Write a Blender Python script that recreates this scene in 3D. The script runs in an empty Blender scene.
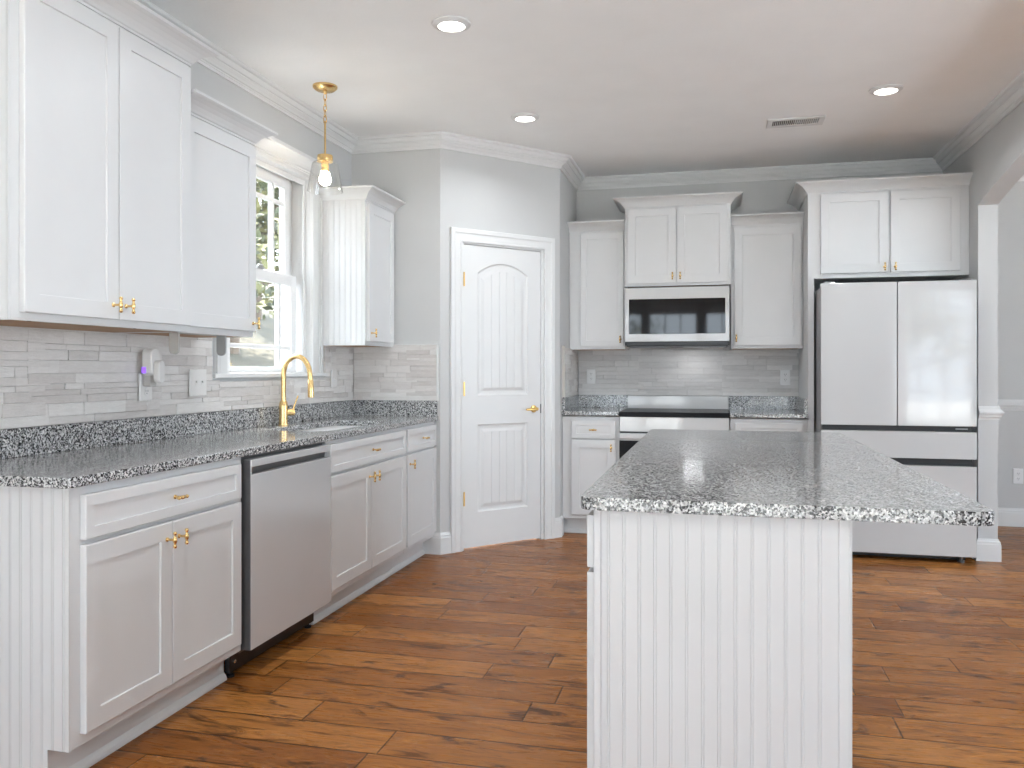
import bpy, bmesh, math, random
from math import pi, sin, cos, radians as R
from mathutils import Vector, Matrix
from mathutils.geometry import tessellate_polygon

S = bpy.context.scene
C = bpy.data.collections.new('kitchen'); S.collection.children.link(C)

# ------------------------------------------------------------------ camera
CAM_H, YAW, F = 1.21, 13.86, 822.0
cd = bpy.data.cameras.new('camera'); cam = bpy.data.objects.new('camera', cd); C.objects.link(cam)
cam.location = (0, 0, CAM_H); cam.rotation_euler = (pi/2, 0, R(YAW))
cd.sensor_width = 36.0; cd.lens = F/1024*36.0; cd.shift_y = -14.5/1024; cd.clip_start = .05; cd.clip_end = 300
S.camera = cam
# ------------------------------------------------------------------ light
S.view_settings.view_transform = 'Standard'; S.view_settings.look = 'None'
S.view_settings.gamma = 1; S.view_settings.use_curve_mapping = False
S.view_settings.exposure = 0.10
W = bpy.data.worlds.new('overcast_sky'); S.world = W; W.use_nodes = True
_wn = W.node_tree; _bg = _wn.nodes['Background']
# hazy sky and sunlit ground, much brighter on the side behind the camera than beyond the sink window
_tc = _wn.nodes.new('ShaderNodeTexCoord'); _sx = _wn.nodes.new('ShaderNodeSeparateXYZ'); _wn.links.new(_tc.outputs['Generated'], _sx.inputs[0])
_mr = _wn.nodes.new('ShaderNodeMapRange'); _mr.interpolation_type = 'SMOOTHSTEP'
_mr.inputs[1].default_value = .15; _mr.inputs[2].default_value = -.75; _mr.inputs[3].default_value = 11.0; _mr.inputs[4].default_value = 7.6
_wn.links.new(_sx.outputs[1], _mr.inputs[0]); _wn.links.new(_mr.outputs[0], _bg.inputs[1])
_bg.inputs[0].default_value = (.815, .92, 1.06, 1)
sd = bpy.data.lights.new('sun', 'SUN'); sun = bpy.data.objects.new('sun', sd); C.objects.link(sun)
sd.energy = 32.0; sd.angle = R(.6); sd.color = (1, .96, .9)
sun.rotation_euler = Vector((1.0, -1.1, -4.5)).to_track_quat('-Z', 'Y').to_euler()
sun.location = (-8, 12, 20)
CAN_POWER = 7.4       # every recessed lamp, W
TASK_POWER = .55       # light under the microwave
PENDANT_GLOW = 70.0     # emission of the pendant's bulb

XW, XR, YB, ZC = -2.375, 1.620, 6.594, 2.745      # left wall, right wall, back wall, ceiling
YR = -1.8                                          # rear wall
PA, DA = (-1.746, 5.116), R(48.3)                  # pantry corner and angle of its diagonal wall
PE = (-1.089, 5.854)
DT = 7.085                                         # dining room back wall
DXR = 4.7                                          # dining room right wall

# ------------------------------------------------------------------ materials
def nodes(name):
    m = bpy.data.materials.new(name); m.use_nodes = True
    t = m.node_tree; return m, t, t.nodes['Principled BSDF']
def N(t, kind, **kw):
    n = t.nodes.new(kind)
    for k, v in kw.items():
        if k.startswith('i_'): n.inputs[k[2:].replace('_', ' ')].default_value = v
        elif k.startswith('n_'): n.inputs[int(k[2:])].default_value = v
        else: setattr(n, k, v)
    return n
def ramp(t, fac, stops, interp='LINEAR'):
    n = t.nodes.new('ShaderNodeValToRGB'); n.color_ramp.interpolation = interp
    e = n.color_ramp.elements
    while len(e) > 1: e.remove(e[-1])
    e[0].position = stops[0][0]; e[0].color = (*stops[0][1], 1)
    for p, c in stops[1:]:
        q = e.new(p); q.color = (*c, 1)
    t.links.new(fac, n.inputs[0]); return n.outputs[0]
def math_(t, op, a, b=None, c=None):
    n = t.nodes.new('ShaderNodeMath'); n.operation = op
    for i, v in enumerate((a, b, c)):
        if v is None: continue
        if isinstance(v, (int, float)): n.inputs[i].default_value = v
        else: t.links.new(v, n.inputs[i])
    return n.outputs[0]
def mixc(t, fac, a, b, blend='MIX'):
    n = t.nodes.new('ShaderNodeMix'); n.data_type = 'RGBA'; n.blend_type = blend
    for i, v in ((0, fac), (6, a), (7, b)):
        if isinstance(v, (int, float)): n.inputs[i].default_value = v
        elif isinstance(v, tuple): n.inputs[i].default_value = (*v, 1)
        else: t.links.new(v, n.inputs[i])
    return n.outputs[2]
def bump(t, b, height, strength=.3, dist=.002):
    n = t.nodes.new('ShaderNodeBump'); n.inputs['Strength'].default_value = strength
    n.inputs['Distance'].default_value = dist
    t.links.new(height, n.inputs['Height']); t.links.new(n.outputs[0], b.inputs['Normal'])
def objco(t, scale=(1, 1, 1)):
    c = t.nodes.new('ShaderNodeTexCoord'); m = t.nodes.new('ShaderNodeMapping')
    m.inputs['Scale'].default_value = scale
    t.links.new(c.outputs['Object'], m.inputs[0]); return m.outputs[0]

def plain(name, col, rough=.4, metal=0.0, noise=0.0, nscale=40, bmp=0.0, bscale=200, coat=0.0):
    m, t, b = nodes(name)
    b.inputs['Roughness'].default_value = rough; b.inputs['Metallic'].default_value = metal
    b.inputs['Coat Weight'].default_value = coat
    co = objco(t)
    nz = N(t, 'ShaderNodeTexNoise', i_Scale=nscale, i_Detail=3.0); t.links.new(co, nz.inputs['Vector'])
    lo = tuple(c*(1-noise) for c in col); hi = tuple(min(1, c*(1+noise)) for c in col)
    t.links.new(ramp(t, nz.outputs[0], [(.3, lo), (.7, hi)]), b.inputs['Base Color'])
    if bmp:
        n2 = N(t, 'ShaderNodeTexNoise', i_Scale=bscale, i_Detail=2.0); t.links.new(co, n2.inputs['Vector'])
        bump(t, b, n2.outputs[0], bmp, .002)
    return m

M = {}
M['cab'] = plain('cabinet_paint', (.665, .665, .665), .33, noise=.012, nscale=6, bmp=.03, bscale=90)
M['trim'] = plain('trim_paint', (.715, .715, .71), .35, noise=.01, nscale=6)
M['wall'] = plain('wall_paint', (.56, .56, .555), .75, noise=.015, nscale=3, bmp=.12, bscale=160)
M['ceil'] = plain('ceiling_paint', (.90, .90, .895), .85, noise=.015, nscale=4, bmp=.35, bscale=60)
M['plate'] = plain('switch_plate_plastic', (.74, .72, .70), .35)
M['plate_white'] = plain('outlet_plastic', (.80, .80, .80), .35)
M['gold'] = plain('brushed_gold', (.86, .60, .27), .27, 1.0, noise=.05)
M['brass'] = plain('satin_brass', (.72, .47, .16), .3, 1.0, noise=.05)
M['steel'] = plain('stainless_steel', (.66, .66, .67), .22, 1.0, noise=.02, nscale=3)
M['sinksteel'] = plain('sink_steel', (.55, .55, .56), .3, 1.0, noise=.05)
M['dwsteel'] = plain('dishwasher_steel', (.60, .60, .605), .14, .15, noise=.015, nscale=3)
M['darksteel'] = plain('dark_steel', (.16, .16, .165), .35, .7)
M['fridge'] = plain('fridge_glass', (.53, .53, .53), .06, noise=.006, nscale=2, coat=.3)
M['fridge_side'] = plain('fridge_side_metal', (.28, .28, .285), .35, .5)
M['black'] = plain('black_plastic', (.012, .012, .013), .35)
M['blackglass'] = plain('black_glass', (.010, .010, .011), .04)
M['darkgrey'] = plain('dark_grey_strip', (.018, .018, .019), .45)
M['cooktop'] = plain('cooktop_glass', (.010, .010, .011), .32)
M['cooktop'].node_tree.nodes['Principled BSDF'].inputs['Specular IOR Level'].default_value = .12
M['whiteglass'] = plain('white_glass_panel', (.62, .62, .615), .08, noise=.004)
M['greyplastic'] = plain('grey_plastic', (.36, .36, .355), .4)
M['beigeplastic'] = plain('beige_plastic', (.50, .48, .45), .4)
M['rubber'] = plain('hole_dark', (.02, .015, .01), .8)
M['bark'] = plain('bark', (.09, .065, .045), .9, noise=.3, nscale=9)
M['white_vinyl'] = plain('window_vinyl', (.82, .82, .82), .35)

def glass_mat(name, col=(1, 1, 1), fac=None, rough=0.0, ior=1.45):
    m = bpy.data.materials.new(name); m.use_nodes = True; t = m.node_tree
    t.nodes.remove(t.nodes['Principled BSDF']); out = t.nodes['Material Output']
    tr = N(t, 'ShaderNodeBsdfTransparent'); tr.inputs[0].default_value = (*col, 1)
    gl = N(t, 'ShaderNodeBsdfGlossy'); gl.inputs['Roughness'].default_value = rough
    lw = N(t, 'ShaderNodeLayerWeight'); lw.inputs[0].default_value = .5
    f0 = ((ior-1)/(ior+1))**2
    fr = math_(t, 'MULTIPLY_ADD', math_(t, 'POWER', lw.outputs['Facing'], 5.0), 1-f0, f0)
    mx = N(t, 'ShaderNodeMixShader')
    t.links.new(fr, mx.inputs[0]); t.links.new(tr.outputs[0], mx.inputs[1]); t.links.new(gl.outputs[0], mx.inputs[2])
    t.links.new(mx.outputs[0], out.inputs[0]); return m
M['pane'] = glass_mat('window_glass', (.96, .97, .96))
M['shade'] = glass_mat('clear_shade_glass', (.985, .985, .98), ior=1.5)

def emit(name, col, strength):
    m, t, b = nodes(name)
    b.inputs['Base Color'].default_value = (*col, 1)
    b.inputs['Emission Color'].default_value = (*col, 1); b.inputs['Emission Strength'].default_value = strength
    return m
M['led'] = emit('lamp_diffuser', (1, .97, .92), 4.0)
M['bulb'] = emit('bulb_glow', (1, .90, .76), PENDANT_GLOW)
M['violet'] = emit('night_light_glow', (.30, .12, 1.0), .9)

def granite():
    m, t, b = nodes('speckled_granite')
    co = objco(t)
    wob = N(t, 'ShaderNodeTexNoise', i_Scale=150.0, i_Detail=2.0); t.links.new(co, wob.inputs['Vector'])
    v1 = N(t, 'ShaderNodeTexVoronoi', i_Scale=240.0); v1.feature = 'F1'
    vm = N(t, 'ShaderNodeVectorMath'); vm.operation = 'MULTIPLY_ADD'
    vm.inputs[1].default_value = (.006, .006, .006)
    t.links.new(wob.outputs['Color'], vm.inputs[0]); t.links.new(co, vm.inputs[2]); t.links.new(vm.outputs[0], v1.inputs['Vector'])
    wn = N(t, 'ShaderNodeTexWhiteNoise'); t.links.new(v1.outputs['Position'], wn.inputs[0])
    big = N(t, 'ShaderNodeTexNoise', i_Scale=80.0, i_Detail=3.0); t.links.new(co, big.inputs['Vector'])
    f = math_(t, 'ADD', math_(t, 'MULTIPLY', wn.outputs[0], .62), math_(t, 'MULTIPLY', big.outputs[0], .62))
    f = math_(t, 'SUBTRACT', f, .14)
    base = ramp(t, f, [(0, (.012, .012, .013)), (.30, (.06, .06, .062)), (.37, (.19, .19, .192)),
                       (.45, (.36, .36, .36)), (.57, (.50, .50, .495)), (.72, (.69, .69, .68))], 'CONSTANT')
    t.links.new(base, b.inputs['Base Color'])
    b.inputs['Roughness'].default_value = .11
    return m
M['granite'] = granite()

def wood_floor():
    m, t, b = nodes('hand_scraped_plank_floor')
    c = t.nodes.new('ShaderNodeTexCoord'); s = t.nodes.new('ShaderNodeSeparateXYZ')
    t.links.new(c.outputs['Object'], s.inputs[0])
    wd = .172
    row = math_(t, 'FLOOR', math_(t, 'DIVIDE', s.outputs[1], wd))
    fy = math_(t, 'FRACT', math_(t, 'DIVIDE', s.outputs[1], wd))
    wr = N(t, 'ShaderNodeTexWhiteNoise', noise_dimensions='1D'); t.links.new(row, wr.inputs['W'])
    ln = math_(t, 'ADD', math_(t, 'MULTIPLY', wr.outputs[0], .5), .75)
    xo = math_(t, 'DIVIDE', math_(t, 'ADD', s.outputs[0], math_(t, 'MULTIPLY', wr.outputs[0], 37.3)), ln)
    col = math_(t, 'FLOOR', xo); fx = math_(t, 'FRACT', xo)
    cv = t.nodes.new('ShaderNodeCombineXYZ'); t.links.new(row, cv.inputs[0]); t.links.new(col, cv.inputs[1])
    pid = N(t, 'ShaderNodeTexWhiteNoise', noise_dimensions='2D'); t.links.new(cv.outputs[0], pid.inputs['Vector'])
    # grain, stretched along the plank and shifted per plank
    off = t.nodes.new('ShaderNodeVectorMath'); off.operation = 'MULTIPLY_ADD'; off.inputs[1].default_value = (9, 9, 9)
    t.links.new(pid.outputs['Color'], off.inputs[0]); t.links.new(c.outputs['Object'], off.inputs[2])
    mp = N(t, 'ShaderNodeMapping'); mp.inputs['Scale'].default_value = (1.8, 14, 1); t.links.new(off.outputs[0], mp.inputs[0])
    g1 = N(t, 'ShaderNodeTexNoise', i_Scale=2.2, i_Detail=8.0, i_Roughness=.62, i_Distortion=1.2); t.links.new(mp.outputs[0], g1.inputs['Vector'])
    mp2 = N(t, 'ShaderNodeMapping'); mp2.inputs['Scale'].default_value = (7, 120, 1); t.links.new(off.outputs[0], mp2.inputs[0])
    g2 = N(t, 'ShaderNodeTexNoise', i_Scale=1.5, i_Detail=5.0, i_Roughness=.6); t.links.new(mp2.outputs[0], g2.inputs['Vector'])
    mp3 = N(t, 'ShaderNodeMapping'); mp3.inputs['Scale'].default_value = (1.7, 5.0, 1); t.links.new(off.outputs[0], mp3.inputs[0])
    g3 = N(t, 'ShaderNodeTexNoise', i_Scale=2.0, i_Detail=4.0, i_Roughness=.65, i_Distortion=1.6); t.links.new(mp3.outputs[0], g3.inputs['Vector'])
    tone = ramp(t, pid.outputs[0], [(0, (.27, .093, .021)), (.3, (.37, .138, .031)), (.6, (.43, .168, .040)), (.85, (.50, .205, .052)), (1, (.32, .115, .027))])
    a = mixc(t, ramp(t, g1.outputs[0], [(.34, (.85, .85, .85)), (.47, (0, 0, 0))]), tone, (.115, .042, .012))
    a = mixc(t, ramp(t, g1.outputs[0], [(.56, (0, 0, 0)), (.74, (.6, .6, .6))]), a, (.52, .25, .090))
    a = mixc(t, ramp(t, g3.outputs[0], [(.56, (0, 0, 0)), (.66, (.82, .82, .82))]), a, (.060, .022, .009))
    a = mixc(t, .5, a, ramp(t, g2.outputs[0], [(.35, (.45, .45, .45)), (.65, (1, 1, 1))]), 'MULTIPLY')
    e1 = math_(t, 'MINIMUM', fy, math_(t, 'SUBTRACT', 1.0, fy))
    e2 = math_(t, 'MULTIPLY', math_(t, 'MINIMUM', fx, math_(t, 'SUBTRACT', 1.0, fx)), 7.0)
    e = math_(t, 'MINIMUM', e1, e2)
    seam = ramp(t, e, [(.008, (.16, .15, .14)), (.026, (1, 1, 1))])
    a = mixc(t, 1.0, a, seam, 'MULTIPLY')
    t.links.new(a, b.inputs['Base Color'])
    rg = ramp(t, g1.outputs[0], [(.3, (.34, .34, .34)), (.7, (.24, .24, .24))]); t.links.new(rg, b.inputs['Roughness'])
    b.inputs['Specular IOR Level'].default_value = .13
    h = math_(t, 'ADD', math_(t, 'MULTIPLY', ramp(t, e, [(0, (0, 0, 0)), (.05, (1, 1, 1))]), .8),
              math_(t, 'ADD', math_(t, 'MULTIPLY', g1.outputs[0], .7), math_(t, 'MULTIPLY', g2.outputs[0], .25)))
    bump(t, b, h, .35, .004)
    return m
M['floor'] = wood_floor()

def stone(name, lo, mid, hi):
    m, t, b = nodes(name)
    g = N(t, 'ShaderNodeNewGeometry'); co = objco(t, (5, 5, 26))
    nz = N(t, 'ShaderNodeTexNoise', i_Scale=3.0, i_Detail=6.0, i_Roughness=.65, i_Distortion=.8); t.links.new(co, nz.inputs['Vector'])
    f = math_(t, 'ADD', math_(t, 'MULTIPLY', g.outputs['Random Per Island'], .45), math_(t, 'MULTIPLY', nz.outputs[0], .6))
    t.links.new(ramp(t, f, [(.22, lo), (.5, mid), (.8, hi)]), b.inputs['Base Color'])
    b.inputs['Roughness'].default_value = .5
    n2 = N(t, 'ShaderNodeTexNoise', i_Scale=12.0, i_Detail=6.0, i_Roughness=.7); t.links.new(objco(t, (5, 5, 14)), n2.inputs['Vector'])
    bump(t, b, n2.outputs[0], .55, .006)
    return m
M['stone'] = stone('stacked_ledger_stone', (.55, .51, .485), (.67, .635, .61), (.77, .745, .72))
M['stone2'] = stone('stacked_ledger_stone_cool', (.57, .56, .55), (.68, .67, .66), (.78, .77, .76))

def raw_wood():
    m, t, b = nodes('raw_plywood')
    nz = N(t, 'ShaderNodeTexNoise', i_Scale=4.0, i_Detail=6.0); t.links.new(objco(t, (1, 14, 1)), nz.inputs['Vector'])
    t.links.new(ramp(t, nz.outputs[0], [(.3, (.30, .155, .065)), (.7, (.46, .26, .12))]), b.inputs['Base Color'])
    b.inputs['Roughness'].default_value = .55; return m
M['plywood'] = raw_wood()

def leaf_mat(name, cols):
    m, t, b = nodes(name); g = N(t, 'ShaderNodeNewGeometry')
    t.links.new(ramp(t, g.outputs['Random Per Island'], [(i/(len(cols)-1), c) for i, c in enumerate(cols)]), b.inputs['Base Color'])
    b.inputs['Roughness'].default_value = .6; return m
M['leaves'] = leaf_mat('leaves', [(.014, .020, .004), (.042, .050, .010), (.085, .080, .016), (.12, .115, .035)])
def grass_mat():
    m, t, b = nodes('dry_grass_bank')
    nz = N(t, 'ShaderNodeTexNoise', i_Scale=.9, i_Detail=9.0, i_Roughness=.7); t.links.new(objco(t), nz.inputs['Vector'])
    t.links.new(ramp(t, nz.outputs[0], [(.3, (.016, .014, .006)), (.5, (.032, .026, .012)), (.68, (.048, .038, .019))]), b.inputs['Base Color'])
    b.inputs['Roughness'].default_value = .9; return m
M['grass'] = grass_mat()
M['concrete'] = plain('pale_concrete', (.60, .59, .57), .85, noise=.1)

# ------------------------------------------------------------------ mesh helpers
class MB:
    def __init__(s): s.v = []; s.f = []
    def add(s, vs, fs):
        k = len(s.v); s.v += [tuple(p) for p in vs]; s.f += [tuple(i+k for i in f) for f in fs]; return s
    def box(s, x0, x1, y0, y1, z0, z1):
        x0, x1 = sorted((x0, x1)); y0, y1 = sorted((y0, y1)); z0, z1 = sorted((z0, z1))
        return s.add([(x0, y0, z0), (x1, y0, z0), (x1, y1, z0), (x0, y1, z0), (x0, y0, z1), (x1, y0, z1), (x1, y1, z1), (x0, y1, z1)],
                     [(0, 3, 2, 1), (4, 5, 6, 7), (0, 1, 5, 4), (1, 2, 6, 5), (2, 3, 7, 6), (3, 0, 4, 7)])
    def loft(s, rings, cap0=True, cap1=True, closed=False):
        n = len(rings[0]); vs = [p for r in rings for p in r]; fs = []
        m = len(rings)
        for i in range(m if closed else m-1):
            j = (i+1) % m
            for k in range(n):
                l = (k+1) % n; fs.append((i*n+k, i*n+l, j*n+l, j*n+k))
        if not closed:
            if cap0: fs.append(tuple(reversed(range(n))))
            if cap1: fs.append(tuple((m-1)*n+k for k in range(n)))
        return s.add(vs, fs)
    def rects(s, rs, cap0=True, cap1=True):          # nested rectangles (x0,x1,z0,z1,y), front faces -y
        return s.loft([[(a, y, c), (b, y, c), (b, y, d), (a, y, d)] for a, b, c, d, y in rs], cap0, cap1)
    def lathe(s, prof, c=(0, 0, 0), n=24, axis='z', cap0=True, cap1=True):
        rings = []
        for r, h in prof:
            ring = []
            for k in range(n):
                a = 2*pi*k/n; u, w = r*cos(a), r*sin(a)
                p = {'z': (u, w, h), 'y': (u, h, w), 'x': (h, u, w)}[axis]
                ring.append((c[0]+p[0], c[1]+p[1], c[2]+p[2]))
            rings.append(ring)
        return s.loft(rings, cap0, cap1)
    def tube(s, pts, r, n=10, caps=True, closed=False):
        pts = [Vector(p) for p in pts]; m = len(pts); rings = []; ref = None
        for i, p in enumerate(pts):
            if closed: d = pts[(i+1) % m]-pts[i-1]
            else: d = pts[min(i+1, m-1)]-pts[max(i-1, 0)]
            d.normalize()
            if ref is None:
                ref = Vector((0, 0, 1)) if abs(d.z) < .9 else Vector((1, 0, 0))
                ref = (ref-d*ref.dot(d)).normalized()
            else: ref = (ref-d*ref.dot(d)).normalized()
            q = d.cross(ref); rr = r[i] if isinstance(r, (list, tuple)) else r
            rings.append([p+ref*rr*cos(2*pi*k/n)+q*rr*sin(2*pi*k/n) for k in range(n)])
        return s.loft(rings, caps, caps, closed)
    def sweep(s, prof, path, closed=False):          # prof (offset to the right of travel, z), path 2-D, mitred
        P = [Vector(p) for p in path]; m = len(P); rings = []
        for i in range(m):
            a = (P[i]-P[i-1]).normalized() if (closed or i > 0) else None
            b = (P[(i+1) % m]-P[i]).normalized() if (closed or i < m-1) else None
            na = Vector((a.y, -a.x)) if a is not None else None; nb = Vector((b.y, -b.x)) if b is not None else None
            if na is None: d = nb
            elif nb is None: d = na
            else: d = (na+nb)/(1+na.dot(nb))
            rings.append([(P[i].x+d.x*o, P[i].y+d.y*o, z) for o, z in prof])
        return s.loft(rings, True, True, closed)
    def slab(s, outer, holes, h0, h1, plane='xz'):   # polygon with holes, given thickness
        def to(p, h): return {'xz': (p[0], h, p[1]), 'xy': (p[0], p[1], h), 'yz': (h, p[0], p[1])}[plane]
        loops = [outer]+list(holes)
        tri = tessellate_polygon([[Vector((p[0], p[1], 0)) for p in l] for l in loops])
        flat = [p for l in loops for p in l]; n = len(flat)
        vs = [to(p, h0) for p in flat]+[to(p, h1) for p in flat]
        fs = [tuple(t) for t in tri]+[tuple(i+n for i in reversed(t)) for t in tri]
        k = 0
        for l in loops:
            for i in range(len(l)):
                j = (i+1) % len(l); fs.append((k+i, k+j, k+j+n, k+i+n))
            k += len(l)
        return s.add(vs, fs)
    def build(s, name, mat, parent=None, bevel=0.0, smooth=False, seg=2, loc=None, rotz=0.0):
        me = bpy.data.meshes.new(name); me.from_pydata(s.v, [], s.f)
        bm = bmesh.new(); bm.from_mesh(me); bmesh.ops.recalc_face_normals(bm, faces=bm.faces); bm.to_mesh(me); bm.free()
        me.materials.append(M[mat] if isinstance(mat, str) else mat)
        o = bpy.data.objects.new(name, me); C.objects.link(o)
        if parent is not None: o.parent = parent
        if loc is not None: o.location = loc
        if rotz: o.rotation_euler = (0, 0, rotz)
        if smooth:
            for p in me.polygons: p.use_smooth = True
            if smooth != 'all':
                md = o.modifiers.new('edges', 'EDGE_SPLIT'); md.split_angle = R(35)
        if bevel:
            md = o.modifiers.new('bevel', 'BEVEL'); md.width = bevel; md.segments = seg
            md.limit_method = 'ANGLE'; md.angle_limit = R(40)
        return o

def thing(name, label, cat, loc=(0, 0, 0), rotz=0.0, group=None):
    o = bpy.data.objects.new(name, None); C.objects.link(o); o.empty_display_size = .1
    o.location = loc; o.rotation_euler = (0, 0, rotz); o['label'] = label; o['category'] = cat
    if group: o['group'] = group
    return o
def tag(o, label, cat, group=None):
    o['label'] = label; o['category'] = cat
    if group: o['group'] = group
    return o
def struct(o): o['kind'] = 'structure'; return o
def holder(name):
    o = bpy.data.objects.new(name, None); C.objects.link(o); o.empty_display_size = .1; return struct(o)
def rrect(x0, x1, y0, y1, r, n=6, corners=(1, 1, 1, 1)):
    out = []
    for (cx, cy, a0), on in zip(((x1-r, y0+r, -pi/2), (x1-r, y1-r, 0), (x0+r, y1-r, pi/2), (x0+r, y0+r, pi)), corners):
        if on: out += [(cx+r*cos(a0+pi/2*i/n), cy+r*sin(a0+pi/2*i/n)) for i in range(n+1)]
        else: out.append((cx+r*(1 if a0 in (-pi/2, 0) else -1), cy+r*(1 if a0 in (0, pi/2) else -1)))
    return out
def arc(cx, cy, r, a0, a1, n): return [(cx+r*cos(a0+(a1-a0)*i/n), cy+r*sin(a0+(a1-a0)*i/n)) for i in range(n+1)]

# ------------------------------------------------------------------ the room
T = .13; TW = .112
struct(MB().box(XW-T, DXR+T, YR-T, DT+T, -.12, 0).build('floor', 'floor'))
struct(MB().box(XW-T, DXR+T, YR-T, DT+T, ZC, ZC+.15).build('ceiling', 'ceil'))
# left wall with the window opening
WY0, WY1, WZ0, WZ1 = 3.625, 4.555, 1.185, 2.372
m = MB().slab([(YR, 0), (PA[1]+T, 0), (PA[1]+T, ZC), (YR, ZC)], [[(WY0, WZ0), (WY0, WZ1), (WY1, WZ1), (WY1, WZ0)]], XW, XW-.16, 'yz')
struct(m.build('wall_left', 'wall'))
# pantry: front piece, diagonal with the door opening, side piece, one solid each
struct(MB().box(XW, PA[0]-.0001, PA[1], PA[1]+.10, 0, ZC).build('wall_pantry_front', 'wall'))
DL = .988
DO0, DO1, DZ = .166, .832, 2.062
m = MB().slab([(0, 0), (DO0, 0), (DO0, DZ), (DO1, DZ), (DO1, 0), (DL, 0), (DL, ZC), (0, ZC)], [], 0, .10, 'xz')
struct(m.build('wall_pantry_diagonal', 'wall', loc=(PA[0], PA[1], 0), rotz=DA))
struct(MB().box(PE[0]-.10, PE[0], PE[1]+.0001, YB, 0, ZC).build('wall_pantry_side', 'wall'))
struct(MB().box(XW-T, XR+TW, YB, YB+T, 0, ZC).build('wall_back', 'wall'))
# right wall with the long shallow arch
YA0, YA1, ZS = 1.45, 5.765, 2.25
ym = (YA0+YA1)/2; hw = (YA1-YA0)/2
ar = [(ym+hw*(1-2*i/28), ZS+.23*(1-(1-2*i/28)**2)) for i in range(29)]
m = MB().slab([(YR, 0), (YA0, 0)]+ar[::-1]+[(YA1, 0), (YB, 0), (YB, ZC), (YR, ZC)], [], XR, XR+TW, 'yz')
struct(m.build('wall_right', 'wall'))
# dining room beyond the arch
struct(MB().box(XR+TW, DXR+T, DT, DT+T, 0, ZC).build('wall_dining_back', 'wall'))
struct(MB().box(XR, XR+TW, YB+T, DT, 0, ZC).build('wall_dining_left', 'wall'))
def rect_loop(a, b, c, d): return [(a, c), (a, d), (b, d), (b, c)]
m = MB().slab([(0, 0), (DT, 0), (DT, ZC), (0, ZC)], [rect_loop(1.5, 4.7, .25, 2.35)], DXR, DXR+T, 'yz'); struct(m.build('wall_dining_right', 'wall'))
m = MB().slab([(XR+TW, 0), (DXR+T, 0), (DXR+T, ZC), (XR+TW, ZC)], [rect_loop(2.15, 3.15, .45, 2.25)], -T, 0, 'xz'); struct(m.build('wall_dining_front', 'wall'))
# unseen rear wall, set close, its tall windows widened to bring in more daylight
RW = [(-2.15, -1.17), (-1.12, -.26), (-.18, .68), (.73, 1.50)]
m = MB().slab([(XW-T, 0), (XR+TW, 0), (XR+TW, ZC), (XW-T, ZC)], [rect_loop(a, b, .15, 2.2) for a, b in RW], YR-T, YR, 'xz')
struct(m.build('wall_rear', 'wall'))

# crown moulding round the ceiling
CR = [(0, 2.660), (.011, 2.660), (.012, 2.672), (.016, 2.674), (.016, 2.680), (.026, 2.682), (.030, 2.688), (.040, 2.696), (.046, 2.700), (.046, 2.706), (.056, 2.708), (.064, 2.722),
      (.066, 2.728), (.080, 2.730), (.085, 2.737), (.085, 2.745), (0, 2.745)]
room = [(XW, YR), (XW, PA[1]), PA, PE, (PE[0], YB), (XR, YB), (XR, YR)]
struct(MB().sweep(CR, room, True).build('trim_1', 'trim'))
droom = [(XR+TW, 0), (XR+TW, DT), (DXR, DT), (DXR, 0)]
struct(MB().sweep(CR, droom, True).build('trim_2', 'trim'))
BB = [(0, 0), (.016, 0), (.016, .105), (.013, .112), (.013, .122), (.007, .130), (.005, .140), (0, .140)]
dv = Vector((cos(DA), sin(DA)))
def dg(s_, off=0.0):                                   # point on the diagonal wall
    return (PA[0]+dv.x*s_+dv.y*off, PA[1]+dv.y*s_-dv.x*off)
CAS0, CAS1 = .072, .931                                # outer edges of the pantry casing
struct(MB().sweep(BB, [(-1.86, PA[1]), PA, dg(CAS0)]).build('baseboard_pantry', 'trim'))
struct(MB().sweep(BB, [dg(CAS1), PE, (PE[0], 5.94)]).build('baseboard_pantry_side', 'trim'))
struct(MB().sweep(BB, [(XR+TW, DT), (DXR, DT)]).build('baseboard_dining', 'trim'))
# travelling so that the room lies on the right: from the dining side round the wall end to the kitchen side
wrap2 = [(XR, YB-.1), (XR, YA1), (XR+TW, YA1), (XR+TW, DT-.03)]
struct(MB().sweep([(o, z) for o, z in BB], wrap2).build('baseboard_right', 'trim'))
RAIL = [(0, .893), (.008, .893), (.010, .905), (.018, .910), (.020, .922), (.028, .930), (.030, .940), (.022, .950), (.014, .960), (.010, .978), (0, .978)]
struct(MB().sweep(RAIL, wrap2[1:]).build('trim_3', 'trim'))
struct(MB().sweep(RAIL, [(XR+TW, DT), (DXR, DT)]).build('trim_4', 'trim'))

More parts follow.
